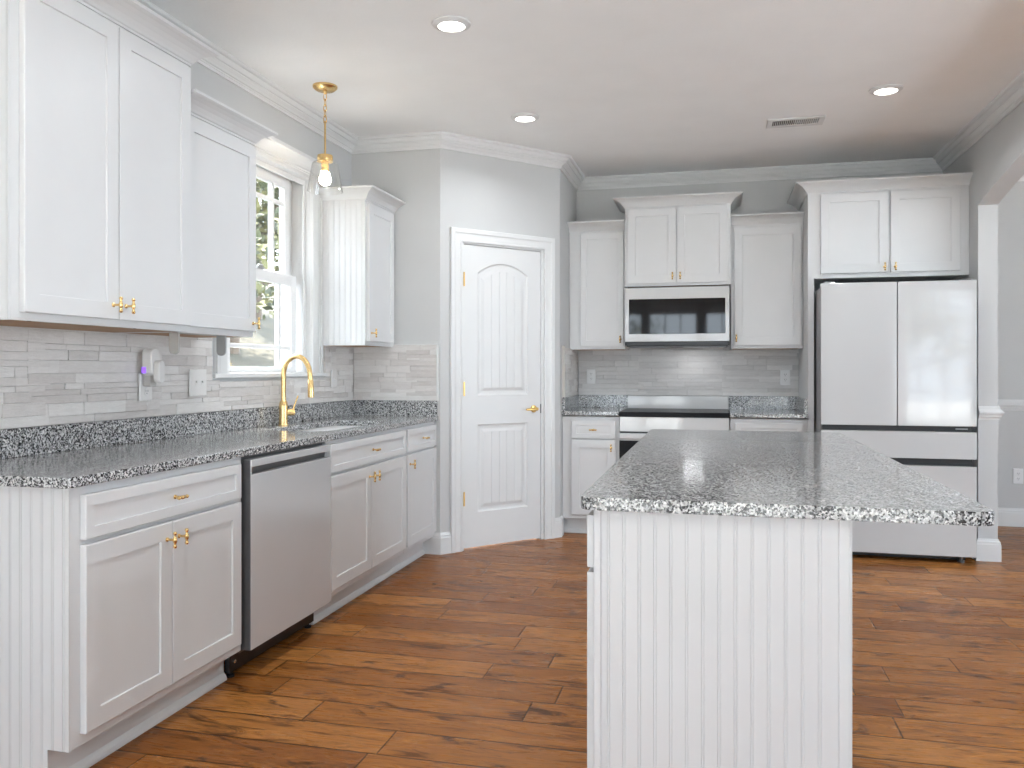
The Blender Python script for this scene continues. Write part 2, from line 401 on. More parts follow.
# ------------------------------------------------------------------ windows
def window_rear(n, horiz, plane, a0, a1, z0, z1, cols=3, rows=5, inward=1):
    """a simple glazed unit: frame, muntins, pane; horiz 'x' or 'y' is the direction of its width"""
    w = holder('window_%d' % n)
    def bx(mb, u0, u1, d0, d1, c0, c1):
        return mb.box(u0, u1, plane+d0, plane+d1, c0, c1) if horiz == 'x' else mb.box(plane+d0, plane+d1, u0, u1, c0, c1)
    f = MB(); s = inward
    for q in ((a0, a0+.05, z0, z1), (a1-.05, a1, z0, z1), (a0+.05, a1-.05, z0, z0+.06), (a0+.05, a1-.05, z1-.06, z1)): bx(f, q[0], q[1], -s*.09, -s*.03, q[2], q[3])
    f.build('frame', 'white_vinyl', w)
    g = MB()
    for i in range(1, cols):
        u = a0+.05+(a1-a0-.1)*i/cols; bx(g, u-.009, u+.009, -s*.075, -s*.045, z0+.06, z1-.06)
    for i in range(1, rows):
        u = z0+.06+(z1-z0-.12)*i/rows; bx(g, a0+.05, a1-.05, -s*.073, -s*.047, u-.009, u+.009)
    g.build('muntins', 'white_vinyl', w)
    p = MB(); bx(p, a0+.045, a1-.045, -s*.062, -s*.058, z0+.055, z1-.055); p.build('pane', 'pane', w)
    c = MB()
    for q in ((a0-.085, a0, z0-.085, z1+.085), (a1, a1+.085, z0-.085, z1+.085), (a0, a1, z1, z1+.085), (a0, a1, z0-.085, z0)):
        if horiz == 'x' and n != 5: q = (max(q[0], XW+.01), min(q[1], XR-.01), max(q[2], .001), q[3])
        bx(c, q[0], q[1], s*.0, s*.018, q[2], q[3])
    c.build('casing', 'trim', w)
    ld = bpy.data.lights.new('portal', 'AREA'); ld.shape = 'RECTANGLE'; ld.size = a1-a0; ld.size_y = z1-z0
    ld.cycles.is_portal = True
    lo = bpy.data.objects.new('window_portal', ld); C.objects.link(lo); lo.parent = w
    mid = (a0+a1)/2
    if horiz == 'x': lo.location = (mid, plane-s*.12, (z0+z1)/2); lo.rotation_euler = Vector((0, s, 0)).to_track_quat('-Z', 'Z').to_euler()
    else: lo.location = (plane-s*.12, mid, (z0+z1)/2); lo.rotation_euler = Vector((s, 0, 0)).to_track_quat('-Z', 'Z').to_euler()
    return w
window_rear(2, 'x', YR, *RW[0], .15, 2.2); window_rear(3, 'x', YR, *RW[1], .15, 2.2)
window_rear(4, 'x', YR, *RW[2], .15, 2.2); window_rear(6, 'x', YR, *RW[3], .15, 2.2)
window_rear(5, 'x', 0.0, 2.15, 3.15, .45, 2.25, 3, 4)
window_rear(7, 'y', DXR, 1.5, 4.7, .25, 2.35, 5, 4, -1)  # unseen window, added and made large to fill light onto the left cabinets

# the double-hung window over the sink
w1 = holder('window_1')
jm = MB()
jm.box(XW-.16, XW+.001, WY0, WY0+.018, WZ0, WZ1).box(XW-.16, XW+.001, WY1-.018, WY1, WZ0, WZ1).box(XW-.16, XW+.001, WY0+.018, WY1-.018, WZ1-.018, WZ1)
jm.box(XW-.16, XW-.125, WY0+.018, WY0+.085, WZ0, WZ1-.018).box(XW-.16, XW-.125, WY1-.085, WY1-.018, WZ0, WZ1-.018).box(XW-.16, XW-.03, WY0+.018, WY1-.018, WZ0-.004, WZ0+.012)
for y in (WY0+.018, WY1-.045): jm.box(XW-.045, XW-.033, y, y+.027, WZ0, WZ1-.018)
jm.box(XW-.045, XW-.033, WY0+.045, WY1-.045, WZ1-.05, WZ1-.018)
jm.build('jamb', 'trim', w1, bevel=.002)
def sash(name, x, y0, y1, z0, z1, st, top, bot, muntin_z, zgap):
    s_ = MB().box(x-.02, x+.02, y0, y0+st, z0, z1).box(x-.02, x+.02, y1-st, y1, z0, z1)
    s_.box(x-.02, x+.02, y0+st, y1-st, z1-top, z1).box(x-.02, x+.02, y0+st, y1-st, z0, z0+bot)
    o = s_.build(name, 'white_vinyl', w1, bevel=.003)
    MB().box(x-.003, x+.003, y0+st-.004, y1-st+.004, z0+bot-.004, z1-top+.004).build('pane', 'pane', o)
    my = 4.283
    g = MB().box(x-.014, x+.014, my-.012, my+.012, z0+bot, z1-top).box(x-.013, x+.013, y0+st, y1-st, muntin_z-.011, muntin_z+.011)
    g.build('muntins', 'white_vinyl', o, bevel=.002)
    return o
lower = sash('lower_sash', -2.450, 3.715, 4.462, 1.197, 1.765, .058, .060, .030, 1.337, 0)
upper = sash('upper_sash', -2.492, 3.715, 4.462, 1.735, 2.350, .056, .062, .045, 2.190, 0)
MB().box(-2.452, -2.425, 4.03, 4.10, 1.766, 1.778).tube([(-2.44, 4.05, 1.778), (-2.44, 4.06, 1.787), (-2.432, 4.09, 1.787)], .006, 8).build('sash_lock', 'greyplastic', lower)
cs = MB()
CW = .105
CP = [(0, 0), (CW, 0)]
def casing_member(mb, a, b, c, d):
    mb.box(XW, XW+.016, a, b, c, d)
casing = MB()
for y0_, y1_, inner in ((3.540, 3.640, 1), (4.540, 4.655, 0)):
    casing.box(XW+.0005, XW+.016, y0_, y1_, 1.19, 2.375)
    if inner: casing.box(XW+.016, XW+.026, y0_, y0_+.02, 1.19, 2.375).box(XW+.016, XW+.020, y0_+.03, y0_+.038, 1.19, 2.375)
    else: casing.box(XW+.016, XW+.026, y1_-.02, y1_, 1.19, 2.375).box(XW+.016, XW+.020, y1_-.038, y1_-.03, 1.19, 2.375)
casing.box(XW+.0005, XW+.018, 3.540, 4.655, 2.3505, 2.375)
casing.build('casing', 'trim', w1, bevel=.002)
HC = [(0, 2.375), (.020, 2.375), (.022, 2.384), (.030, 2.386), (.030, 2.396), (.036, 2.410), (.050, 2.432), (.056, 2.440), (.066, 2.444), (.066, 2.464), (0, 2.464)]
MB().sweep([(o, z) for o, z in HC], [(XW, 3.525), (XW+.001, 3.525), (XW+.001, 4.67), (XW, 4.67)][0:0] or [(XW+.0005, 3.50), (XW+.0005, 4.66)]).build('head_crown', 'trim', w1)
MB().box(XW-.03, XW+.032, 3.515, 4.70, 1.168, 1.19).build('stool', 'trim', w1, bevel=.004)
ld = bpy.data.lights.new('portal', 'AREA'); ld.shape = 'RECTANGLE'; ld.size = .93; ld.size_y = 1.18; ld.cycles.is_portal = True
lo = bpy.data.objects.new('window_portal', ld); C.objects.link(lo); lo.parent = w1; lo.location = (XW-.165, 4.09, 1.78)
lo.rotation_euler = Vector((1, 0, 0)).to_track_quat('-Z', 'Z').to_euler()

# ------------------------------------------------------------------ stone backsplash
def stone_field(name, mat, length, z0, z1, fn, seed, skip=None, rows=(.022, .030, .038, .048)):
    """ledger stone set in panels of about 60 cm, each with courses of its own"""
    rnd = random.Random(seed); mb = MB(); pu = -rnd.uniform(0, .3)
    while pu < length:
        pe = pu+rnd.uniform(.50, .66); z = z0
        while z < z1-.001:
            h = rnd.choice(rows)
            if z1-(z+h) < .018: h = z1-z
            u = pu-.055; stop = pe+rnd.uniform(-.05, .05)
            while u < stop-.001:
                l = rnd.choice((.10, .16, .22, .32, .45))*rnd.uniform(.85, 1.15)
                if u+l > stop-.05: l = stop-u
                a, b = max(u, 0), min(u+l, length); u += l
                if b-a < .004: continue
                d = .013+rnd.random()*.006
                spans = [(a, b)]
                for (s0, s1, c0, c1) in (skip or []):
                    if z+h/2 > c0 and z+h/2 < c1:
                        spans = [q for (p, r) in spans for q in ((p, min(r, s0)), (max(p, s1), r)) if q[1]-q[0] > .002]
                for (p, r) in spans:
                    g = .0002; e = .0012; w = lambda: d+rnd.uniform(-.0015, .0015)
                    pts = [(p+g, 0, z+g), (r-g, 0, z+g), (r-g, 0, z+h-g), (p+g, 0, z+h-g)]
                    fr = [(p+g+e, w(), z+g+e), (r-g-e, w(), z+g+e), (r-g-e, w(), z+h-g-e), (p+g+e, w(), z+h-g-e)]
                    md = [(a_[0], b_[1]-.002, a_[2]) for a_, b_ in zip(pts, fr)]
                    mb.loft([[fn(*q) for q in pts], [fn(*q) for q in md], [fn(*q) for q in fr]])
            z += h
        pu = pe
    return struct(mb.build(name, mat))
stone_field('wall_backsplash_left', 'stone', PA[1]-1.95, 1.006, 1.372, lambda u, d, z: (XW+.0005+d, 1.95+u, z), 3,
            skip=[(3.515-1.95, 4.70-1.95, 1.168, 9), ])
stone_field('wall_backsplash_pantry', 'stone', -1.765-XW-.02, 1.006, 1.372, lambda u, d, z: (XW+.02+u, PA[1]-.0005-d, z), 5)
stone_field('wall_backsplash_side', 'stone', YB-5.95-.02, 1.006, 1.372, lambda u, d, z: (PE[0]+.0005+d, 5.95+u, z), 8)
stone_field('wall_backsplash_back', 'stone2', .619-PE[0]-.02, 1.006, 1.40, lambda u, d, z: (PE[0]+.02+u, YB-.0005-d, z), 13)
struct(MB().box(-1.765, -1.757, PA[1]-.022, PA[1], 1.006, 1.374).box(-2.06, -1.765, PA[1]-.022, PA[1], 1.372, 1.376).build('trim_5', 'trim'))
struct(MB().box(PE[0], PE[0]+.022, 5.940, 5.950, 1.006, 1.385).build('trim_6', 'beigeplastic'))

# ------------------------------------------------------------------ cabinets (local: width +x, front -y, frame plane y=0)
def shaker(name, parent, x0, x1, z0, z1, fw=.058, t=.020, mat='cab', y=-.0008):
    m = MB(); c = .0025; rc = .0065
    m.rects([(x0, x1, z0, z1, y), (x0, x1, z0, z1, y-t+c), (x0+c, x1-c, z0+c, z1-c, y-t),
             (x0+fw, x1-fw, z0+fw, z1-fw, y-t), (x0+fw+.001, x1-fw-.001, z0+fw+.001, z1-fw-.001, y-t+.003),
             (x0+fw+.0015, x1-fw-.0015, z0+fw+.0015, z1-fw-.0015, y-t+rc)])
    return m.build(name, mat, parent)
def pull(parent, x, z, vertical=True, y=-.0208, L=.054, mat='gold', name='handle'):
    m = MB(); d = .028
    m.lathe([(.0075, -.0), (.0075, -.003), (.0042, -.005), (.0042, -d)], (x, y, z), 12, 'y')
    ax = (lambda s_: (x, y-d-.003, z+s_)) if vertical else (lambda s_: (x+s_, y-d-.003, z))
    h = L/2
    pr = [(-h, .0045), (-h+.006, .0068), (-h+.010, .0045), (-.010, .0045), (-.007, .0066), (.007, .0066), (.010, .0045), (h-.010, .0045), (h-.006, .0068), (h, .0045)]
    m.tube([ax(a) for a, r in pr], [r for a, r in pr], 10)
    return m.build(name, mat, parent, smooth=True)
KC = lambda z: [(0, z), (.006, z), (.006, z+.008), (.012, z+.011), (.018, z+.020), (.030, z+.034), (.046, z+.046), (.064, z+.055), (.074, z+.058), (.082, z+.062), (.082, z+.072), (0, z+.072)]
def bead_panel(x0, x1, z0, z1, y, t=.008, pitch=.037, start=None, stile0=0, stile1=0, notch=None):
    """vertical beaded boards facing -y"""
    prof = [(x0, y)]
    x = (x0+stile0) if start is None else start
    while x < x1-stile1-.004:
        prof += [(x-.0012, y), (x-.0006, y+.0022), (x+.0006, y+.0022), (x+.0012, y), (x+.0048, y), (x+.0054, y+.0016), (x+.0064, y+.0016), (x+.0070, y)]
        x += pitch
    prof += [(x1, y), (x1, y+t), (x0, y+t)]
    m = MB(); m.loft([[(a, b, z0) for a, b in prof], [(a, b, z1) for a, b in prof]]); return m
def base_cab(label, loc, rotz, w, depth, group, drawers, doors, toe=True, z1=.874, name='base_cabinet', toe_from=0.0, hside=None):
    o = thing(name, label, 'cabinet', loc, rotz, group)
    MB().box(0, w, 0, depth, .120, z1).build('carcass', 'cab', o, bevel=.0015)
    if toe:
        MB().box(toe_from, w, .075, .090, .0005, .1195).build('toe_kick', 'cab', o)
        sh = [(0, .0006), (.014, .0006), (.014, .008), (.011, .016), (.004, .026), (0, .030)]
        MB().sweep(sh, [(toe_from, .0745), (w, .0745)]).build('shoe_molding', 'cab', o)
    for (a, b, c, d) in drawers:
        dr = shaker('drawer', o, a, b, c, d, fw=.034); pull(dr, (a+b)/2, (c+d)/2, False)
    for (a, b, c, d, hx) in doors:
        dr = shaker('door', o, a, b, c, d)
        if hx is not None: pull(dr, hx, d-.055)
    return o
XB = -1.785
GB = 'white shaker base cabinets along the left wall'
# near two-door cabinet
c1 = base_cab('white two-door base cabinet left of the dishwasher with a beadboard end', (XB, 1.9768, 0), pi/2, .867, .58, GB,
              [(.035, .840, .716, .847)], [(.035, .425, .155, .701, .396), (.429, .840, .155, .701, .458)])
# beadboard end of the run (in c1's local frame the end faces local -x)
e = bead_panel(0, .590, .0, 1, 0)
m = MB()
bp_ = bead_panel(-.582, 0, .120, .874, 0, stile0=.02, start=-.575)
bq_ = bead_panel(-.582, -.072, 0.0005, .120, 0, start=-.575)
def rot_local(mb, fn):
    mb.v = [fn(*p) for p in mb.v]; return mb
# end panel: its own x runs from the wall to the room, faces -y in the world; local frame of c1: world(x,y) = (XB - ly, 1.968 + lx)
def w2l(x, y, z): return (y-.0085, -x, z)
for q in (bp_, bq_): rot_local(q, w2l); m.add(q.v, q.f)
m.build('end_panel', 'cab', c1)
c2 = base_cab('white sink cabinet between the dishwasher and the narrow cabinet', (XB, 3.553, 0), pi/2, 1.007, .58, GB,
              [(.024, 1.0, .716, .853)], [(.024, .497, .155, .701, .468), (.501, 1.0, .155, .701, .530)], name='sink_cabinet')
c3 = base_cab('narrow white one-door base cabinet beside the pantry wall', (XB, 4.561, 0), pi/2, .550, .58, GB,
              [(.022, .533, .716, .853)], [(.022, .533, .155, .701, .052)])

GU = 'white shaker upper cabinets'
def upper_cab(label, loc, rotz, w, depth, z0, z1, doors, crown_path='both', name='upper_cabinet', bottom=True, crown=True, hz=.050, fw=.057):
    o = thing(name, label, 'cabinet', loc, rotz, GU)
    MB().box(0, w, 0, depth, z0+.006, z1).box(0, w, 0, .02, z0, z0+.006).box(0, .016, .02, depth, z0, z0+.006).box(w-.016, w, .02, depth, z0, z0+.006).build('carcass', 'cab', o, bevel=.0012)
    if bottom:
        b = MB().box(.0165, w-.0165, .0205, depth-.001, z0+.001, z0+.0055).build('bottom_panel', 'plywood', o); b['label'] = 'unpainted tan wood underside'
    for (a, b, c, d, hx) in doors:
        dr = shaker('door', o, a, b, c, d, fw=fw)
        if hx is not None: pull(dr, hx, c+hz)
    if crown:
        zc = z1-.001
        p = {'both': [(0, depth), (0, 0), (w, 0), (w, depth)], 'left': [(0, depth), (0, 0), (w, 0)], 'right': [(0, 0), (w, 0), (w, depth)], 'none': [(0, 0), (w, 0)]}[crown_path]
        MB().sweep(KC(zc), p).build('crown', 'cab', o)
    return o
u1 = upper_cab('tall white two-door upper cabinet, nearest on the left wall', (-2.02, 2.003, 0), pi/2, .847, .353, 1.358, 2.411,
               [(.030, .431, 1.382, 2.395, .402), (.435, .834, 1.382, 2.395, .464)], hz=.049)
m = bead_panel(-.353, 0, 1.358, 2.411, 0, start=-.340)
rot_local(m, w2l); m.build('end_panel', 'cab', u1)
for yy in (.08, .55): MB().lathe([(.006, 0), (.006, -.0015)], (yy, .012, 1.3585), 10, 'z').build('screw_hole', 'rubber', u1)
u2 = upper_cab('shorter white single-door upper cabinet on the left wall beside the window', (-2.07, 2.851, 0), pi/2, .547, .303, 1.358, 2.247,
               [(.020, .541, 1.384, 2.232, .512)], 'right', hz=.036)
u3 = upper_cab('narrow white upper cabinet with beadboard side in the pantry corner beyond the window', (-2.07, 4.655, 0), pi/2, .459, .303, 1.358, 2.245,
               [(.018, .415, 1.384, 2.230, .046)], 'left')
m = bead_panel(-.303, 0, 1.358, 2.245, 0, start=-.28)
rot_local(m, w2l); m.build('end_panel', 'cab', u3)
uA = upper_cab('narrow white upper cabinet left of the microwave', (PE[0]+.002, 6.25, 0), 0, .428, .343, 1.363, 2.262,
               [(.088, .418, 1.386, 2.248, .394)], 'none', hz=.052, fw=.045)
uB = upper_cab('raised white two-door upper cabinet over the microwave', (-.652, 6.17, 0), 0, .764, .423, 1.828, 2.413,
               [(.022, .376, 1.846, 2.402, .350), (.380, .744, 1.846, 2.402, .406)])
uC = upper_cab('white single-door upper cabinet between microwave and refrigerator', (.114, 6.25, 0), 0, .504, .343, 1.363, 2.262,
               [(.024, .490, 1.386, 2.246, .038)], 'none', hz=.052)
# surround of the refrigerator: cabinet above and a tall side panel
fc = upper_cab('deep white two-door cabinet above the refrigerator with a tall side panel', (.619, 5.95, 0), 0, 1.000, .643, 1.830, 2.413,
               [(.080, .507, 1.860, 2.400, .480), (.519, .945, 1.860, 2.400, .546)], 'left', bottom=False, hz=.036)
MB().box(0, .040, 0, .643, .0005, 1.8299).build('side_panel', 'cab', fc, bevel=.001)
GBB = 'white shaker base cabinets along the back wall'
base_cab('white base cabinet left of the range with one drawer and one door', (PE[0]+.002, 5.955, 0), 0, .416, .635, GBB,
         [(.071, .392, .708, .838)], [(.071, .392, .150, .700, .362)], z1=.868)
base_cab('white base cabinet right of the range, mostly behind the island', (.106, 5.955, 0), 0, .512, .635, GBB,
         [(.030, .480, .708, .838)], [(.030, .253, .150, .700, .225), (.257, .480, .150, .700, .285)], z1=.868)

# ------------------------------------------------------------------ counters
CT, TH = .905, .0305
def counter(name, label, outer, holes, strips):
    o = thing(name, label, 'countertop', (0, 0, 0))
    MB().slab(outer, holes, CT-TH, CT, 'xy').build('slab', 'granite', o, bevel=.005, seg=3)
    for (q) in strips: MB().box(*q).build('backsplash', 'granite', o, bevel=.0015)
    return o
SX0, SX1, SY0, SY1 = -2.215, -1.860, 3.70, 4.545
hole = [(p[0], p[1]) for p in rrect(SX0, SX1, SY0, SY1, .11, 8)]
hole = hole[::-1]
xf = -1.7585
counter('granite_countertop', 'long speckled granite countertop along the left wall with the sink cut-out',
        [(XW, 1.94), (xf-.02, 1.94), (xf-.006, 1.944), (xf, 1.96), (xf, PA[1]), (XW, PA[1])], [hole],
        [(XW, XW+.022, 1.94, PA[1], CT+.0003, 1.005), (XW+.0225, -1.765, PA[1]-.022, PA[1], CT+.0003, 1.005)])
counter('granite_countertop', 'short speckled granite countertop left of the range',
        [(PE[0], 5.925), (-.672, 5.925), (-.672, YB), (PE[0], YB)], [],
        [(PE[0], PE[0]+.022, 5.94, YB-.0225, CT+.0003, 1.005), (PE[0], -.672, YB-.022, YB, CT+.0003, 1.005)])
counter('granite_countertop', 'short speckled granite countertop between range and refrigerator',
        [(.104, 5.925), (.618, 5.925), (.618, YB), (.104, YB)], [],
        [(.104, .5955, YB-.022, YB, CT+.0003, 1.005), (.596, .618, 5.96, YB, CT+.0003, 1.005)])
IX0, IX1, IY0, IY1 = -.316, .588, 1.948, 4.262
o = thing('island_countertop', 'large speckled granite top of the kitchen island', 'countertop')
MB().slab(rrect(IX0, IX1, IY0, IY1, .035, 6), [], CT-TH, CT, 'xy').build('slab', 'granite', o, bevel=.006, seg=3)

# sink
sk = thing('kitchen_sink', 'stainless steel double-bowl sink set under the granite by the window', 'sink', (0, 0, 0))
m = MB()
def bowl(m, x0, x1, y0, y1, z, dep, r):
    A = rrect(x0, x1, y0, y1, r, 6); B = rrect(x0+.012, x1-.012, y0+.012, y1-.012, r, 6); D = rrect(x0+.05, x1-.05, y0+.05, y1-.05, r*.6, 6)
    G = rrect(x0-.010, x1+.010, y0-.010, y1+.010, r+.01, 6)
    ring = lambda P, zz: [(p[0], p[1], zz) for p in P]
    m.loft([ring(G, z-.001), ring(A, z-.0008), ring(B, z-.02), ring(B, z-dep+.03), ring(D, z-dep), ], False, True)
    m.loft([ring(G, z-.001), ring(G, z-.004), ring([(p[0], p[1]) for p in rrect(x0+.006, x1-.006, y0+.006, y1-.006, r, 6)], z-dep+.02), ring(D, z-dep-.003)], False, True)
ym_ = 4.17
bowl(m, SX0-.004, SX1+.004, SY0-.004, ym_-.012, CT-TH, .20, .095)
bowl(m, SX0-.004, SX1+.004, ym_+.012, SY1+.004, CT-TH, .17, .095)
m.build('basin', 'sinksteel', sk, smooth=True)
for yy in ((SY0+ym_)/2, (SY1+ym_)/2): MB().lathe([(.04, 0), (.04, .003), (.03, .003), (.02, .001)], ((SX0+SX1)/2, yy, CT-TH-.19 if yy < ym_ else CT-TH-.16), 20).build('drain', 'steel', sk, smooth=True)

# faucet
fx, fy = -2.292, 4.068
fa = thing('kitchen_faucet', 'brushed gold gooseneck faucet standing behind the sink', 'faucet', (fx, fy, CT+.0005), R(-4))
MB().lathe([(.027, 0), (.027, .004), (.0245, .007), (.0235, .05), (.0235, .105), (.021, .125), (.015, .135)], (0, 0, 0), 24).build('base', 'gold', fa, smooth=True)
rr, zt = .083, .268
pts = [(0, 0, .12), (0, 0, .20), (0, 0, zt)]+[(rr-rr*cos(a), 0, zt+.108*sin(a)) for a in [pi*i/20 for i in range(1, 20)]]+[(2*rr, 0, zt), (2*rr+.002, 0, zt-.02)]
MB().tube(pts, .0135, 16).build('spout', 'gold', fa, smooth=True)
q = 2*rr+.002
MB().tube([(q, 0, zt-.016), (q, 0, zt-.022), (q+.001, 0, zt-.026), (q+.003, 0, zt-.08), (q+.004, 0, zt-.112), (q+.004, 0, zt-.115)], [.0140, .0142, .0160, .0170, .0175, .0150], 16).build('spray_head', 'gold', fa, smooth=True)
h = MB().tube([(.012, .014, .070), (.036, .038, .070), (.041, .043, .070)], [.017, .019, .016], 16)
h.tube([(.036, .038, .080), (.042, .044, .110), (.056, .056, .160)], [.006, .0048, .004], 8)
h.build('handle', 'gold', fa, smooth=True)

# ------------------------------------------------------------------ dishwasher (local, front -y)
dw = thing('dishwasher', 'stainless steel dishwasher with a pocket handle built in under the left counter', 'dishwasher', (XB, 2.848, 0), pi/2)
MB().box(.004, .700, .012, .56, .105, .868).build('tub', 'darksteel', dw)
W0, W1 = .010, .694
m = MB()
m.box(W0, W1, -.036, .006, .118, .800)          # main sheet
m.box(W0, W0+.004, -.036, .006, .8001, .858).box(W1-.004, W1, -.036, .006, .8001, .858)
m.box(W0+.0041, W1-.0041, -.036, .006, .829, .858)
m.build('door', 'dwsteel', dw, bevel=.002)
MB().add([(W0+.0045, -.004, .8005), (W1-.0045, -.004, .8005), (W1-.0045, .004, .8005), (W0+.0045, .004, .8005), (W0+.0045, -.010, .8285), (W1-.0045, -.010, .8285), (W1-.0045, .004, .8285), (W0+.0045, .004, .8285)],
         [(0, 3, 2, 1), (4, 5, 6, 7), (0, 1, 5, 4), (1, 2, 6, 5), (2, 3, 7, 6), (3, 0, 4, 7)]).build('handle_recess', 'darksteel', dw)
MB().box(W0-.0025, W0-.0002, -.034, .006, .118, .858).build('door_side', 'darksteel', dw)
k = MB().box(.004, .698, .055, .075, .022, .104).build('kick_plate', 'black', dw)
for xx in (.03, .665):
    MB().lathe([(.016, 0.0005), (.016, .01), (.006, .012), (.006, .035)], (xx, .068, 0), 12).build('foot', 'black', dw)
MB().lathe([(.007, -.0), (.007, -.004), (.003, -.005)], (.035, .0545, .06), 10, 'y').build('screw', 'steel', dw, smooth=True)

# ------------------------------------------------------------------ range
rg = thing('kitchen_range', 'white glass electric range with a black cooktop at the back wall', 'oven', (-.669, 5.93, 0))
w = .770
MB().box(.003, w-.003, .022, .655, .03, .870).build('body', 'whiteglass', rg, bevel=.002)
MB().box(0, w, -.004, .600, .8705, .906).build('cooktop', 'cooktop', rg, bevel=.003)
bk = MB().box(.0, w, .6005, .660, .8865, 1.003).build('backguard', 'whiteglass', rg, bevel=.003)
MB().box(0.003, w-.003, 0, .0215, .765, .870).build('control_panel', 'whiteglass', rg, bevel=.003)
ov = MB().box(.003, w-.003, -.002, .0215, .185, .753).build('oven_door', 'whiteglass', rg, bevel=.003)
MB().box(.003, w-.003, -.0042, -.0021, .30, .700).build('oven_window', 'cooktop', ov)
MB().box(.003, w-.003, -.030, -.0045, .715, .752).build('oven_handle', 'whiteglass', ov, bevel=.004)
MB().box(.006, w-.006, .006, .0215, .7535, .7645).build('panel_gap', 'black', rg)
MB().box(.003, w-.003, 0, .0215, .045, .178).build('storage_drawer', 'whiteglass', rg, bevel=.003)
for xx in (.05, w-.05): MB().lathe([(.018, .0005), (.018, .0295)], (xx, .08, 0), 12).build('foot', 'black', rg)
for cx_, cy_, r_ in ((.19, .16, .105), (.57, .16, .085), (.19, .43, .075), (.57, .43, .105)):
    MB().loft([[(cx_+r*cos(2*pi*k/40), cy_+r*sin(2*pi*k/40), z) for k in range(40)] for r, z in ((r_-.0015, .9062), (r_-.0015, .9065), (r_+.0015, .9065), (r_+.0015, .9062))], False, False, True).build('burner_mark', 'darksteel', rg)

# ------------------------------------------------------------------ microwave
mw = thing('microwave', 'white over-the-range microwave with a dark window under the middle cabinet', 'microwave', (-.650, 6.14, 0))
w = .752
MB().box(.002, w-.002, .032, .452, 1.392, 1.822).build('body', 'darksteel', mw, bevel=.002)
dr = MB(); dr.slab([(0, 1.416), (w, 1.416), (w, 1.813), (0, 1.813)], [[(.030, 1.472), (.030, 1.730), (w-.028, 1.730), (w-.028, 1.472)]], 0, .030, 'xz')
door = dr.build('door', 'whiteglass', mw, bevel=.0025)
MB().box(.031, w-.029, .003, .028, 1.473, 1.729).build('window_glass', 'blackglass', door)
MB().box(.0, w, .004, .031, 1.388, 1.4145).build('bottom_trim', 'black', mw, bevel=.002)
tl = MB().box(.42, .56, .20, .26, 1.3775, 1.3808).build('task_light', 'led', mw)
l = bpy.data.lights.new('cooktop_task_light', 'AREA'); l.shape = 'RECTANGLE'; l.size = .14; l.size_y = .05; l.energy = TASK_POWER; l.color = (.95, .97, 1)
lo = bpy.data.objects.new('cooktop_task_light', l); C.objects.link(lo); lo.parent = mw; lo.location = (.49, .23, 1.376)
vg = MB().box(.01, w-.01, .033, .44, 1.381, 1.3915).build('underside', 'darkgrey', mw)
for a in (.03, .42):
    g = MB()
    for i in range(9): g.box(a, a+.30, .06+i*.022, .072+i*.022, 1.377, 1.3808)
    g.build('vent_grille', 'darksteel', vg)

# ------------------------------------------------------------------ refrigerator
fr = thing('refrigerator', 'white glass four-door refrigerator in the cabinet surround at the back', 'refrigerator', (.664, 5.618, 0))
w = .908
MB().box(.006, w-.006, .075, .80, .05, 1.745).build('body', 'fridge_side', fr, bevel=.003)
MB().box(.03, w-.03, .055, .0745, .06, 1.74).build('gasket', 'black', fr)
MB().box(.012, w-.012, .040, .074, .822, .856).build('middle_strip', 'darkgrey', fr)
MB().box(.012, w-.012, .046, .074, .608, .652).build('drawer_strip', 'darkgrey', fr)
def fdoor(name, x0, x1, z0, z1, lab=None):
    d = MB().box(x0, x1, .008, .054, z0, z1).build(name, 'fridge_side', fr, bevel=.002)
    MB().box(x0+.0005, x1-.0005, 0, .0079, z0+.0005, z1-.0005).build('glass_panel', 'fridge', d, bevel=.0015)
    return d
fdoor('door', 0, .4515, .856, 1.765); fdoor('door', .4565, w, .856, 1.765)
fdoor('drawer', 0, w, .652, .821); fdoor('drawer', 0, w, .046, .607)
for xx in (.02, w-.09): MB().box(xx, xx+.07, .03, .12, 1.7655, 1.776).build('hinge_cap', 'darksteel', fr, bevel=.004)
m = MB().box(.04, w-.04, .09, .12, .010, .0495).build('kick_grille', 'black', fr)
for xx in (.06, w-.07): MB().lathe([(.022, .0005), (.022, .012), (.012, .014), (.012, .049)], (xx, .078, 0), 14).build('foot', 'darksteel', fr, smooth=True)
MB().box(w-.11, w-.04, .039, .0395, .834, .842).build('badge', 'greyplastic', fr)

# ------------------------------------------------------------------ island
isl = thing('kitchen_island', 'white beadboard kitchen island under the large granite top', 'kitchen island', (-.285, 4.20, 0), -pi/2)
# local: x runs from the far end (0) to the near end (2.215), front (-y) faces the left wall side
LI, WI = 2.207, .581
MB().box(0, LI, 0, WI, .120, .8735).build('carcass', 'cab', isl, bevel=.0015)
MB().box(0, LI, .075, WI, .0005, .1195).build('toe_kick', 'cab', isl)
for i in range(3):
    a = .02+i*.728; b = a+.715
    d = shaker('drawer', isl, a, b, .724, .852, fw=.034); pull(d, (a+b)/2, .788, False)
    dl = shaker('door', isl, a, (a+b)/2-.002, .155, .712); pull(dl, (a+b)/2-.03, .665)
    dr2 = shaker('door', isl, (a+b)/2+.002, b, .155, .712); pull(dr2, (a+b)/2+.03, .665)
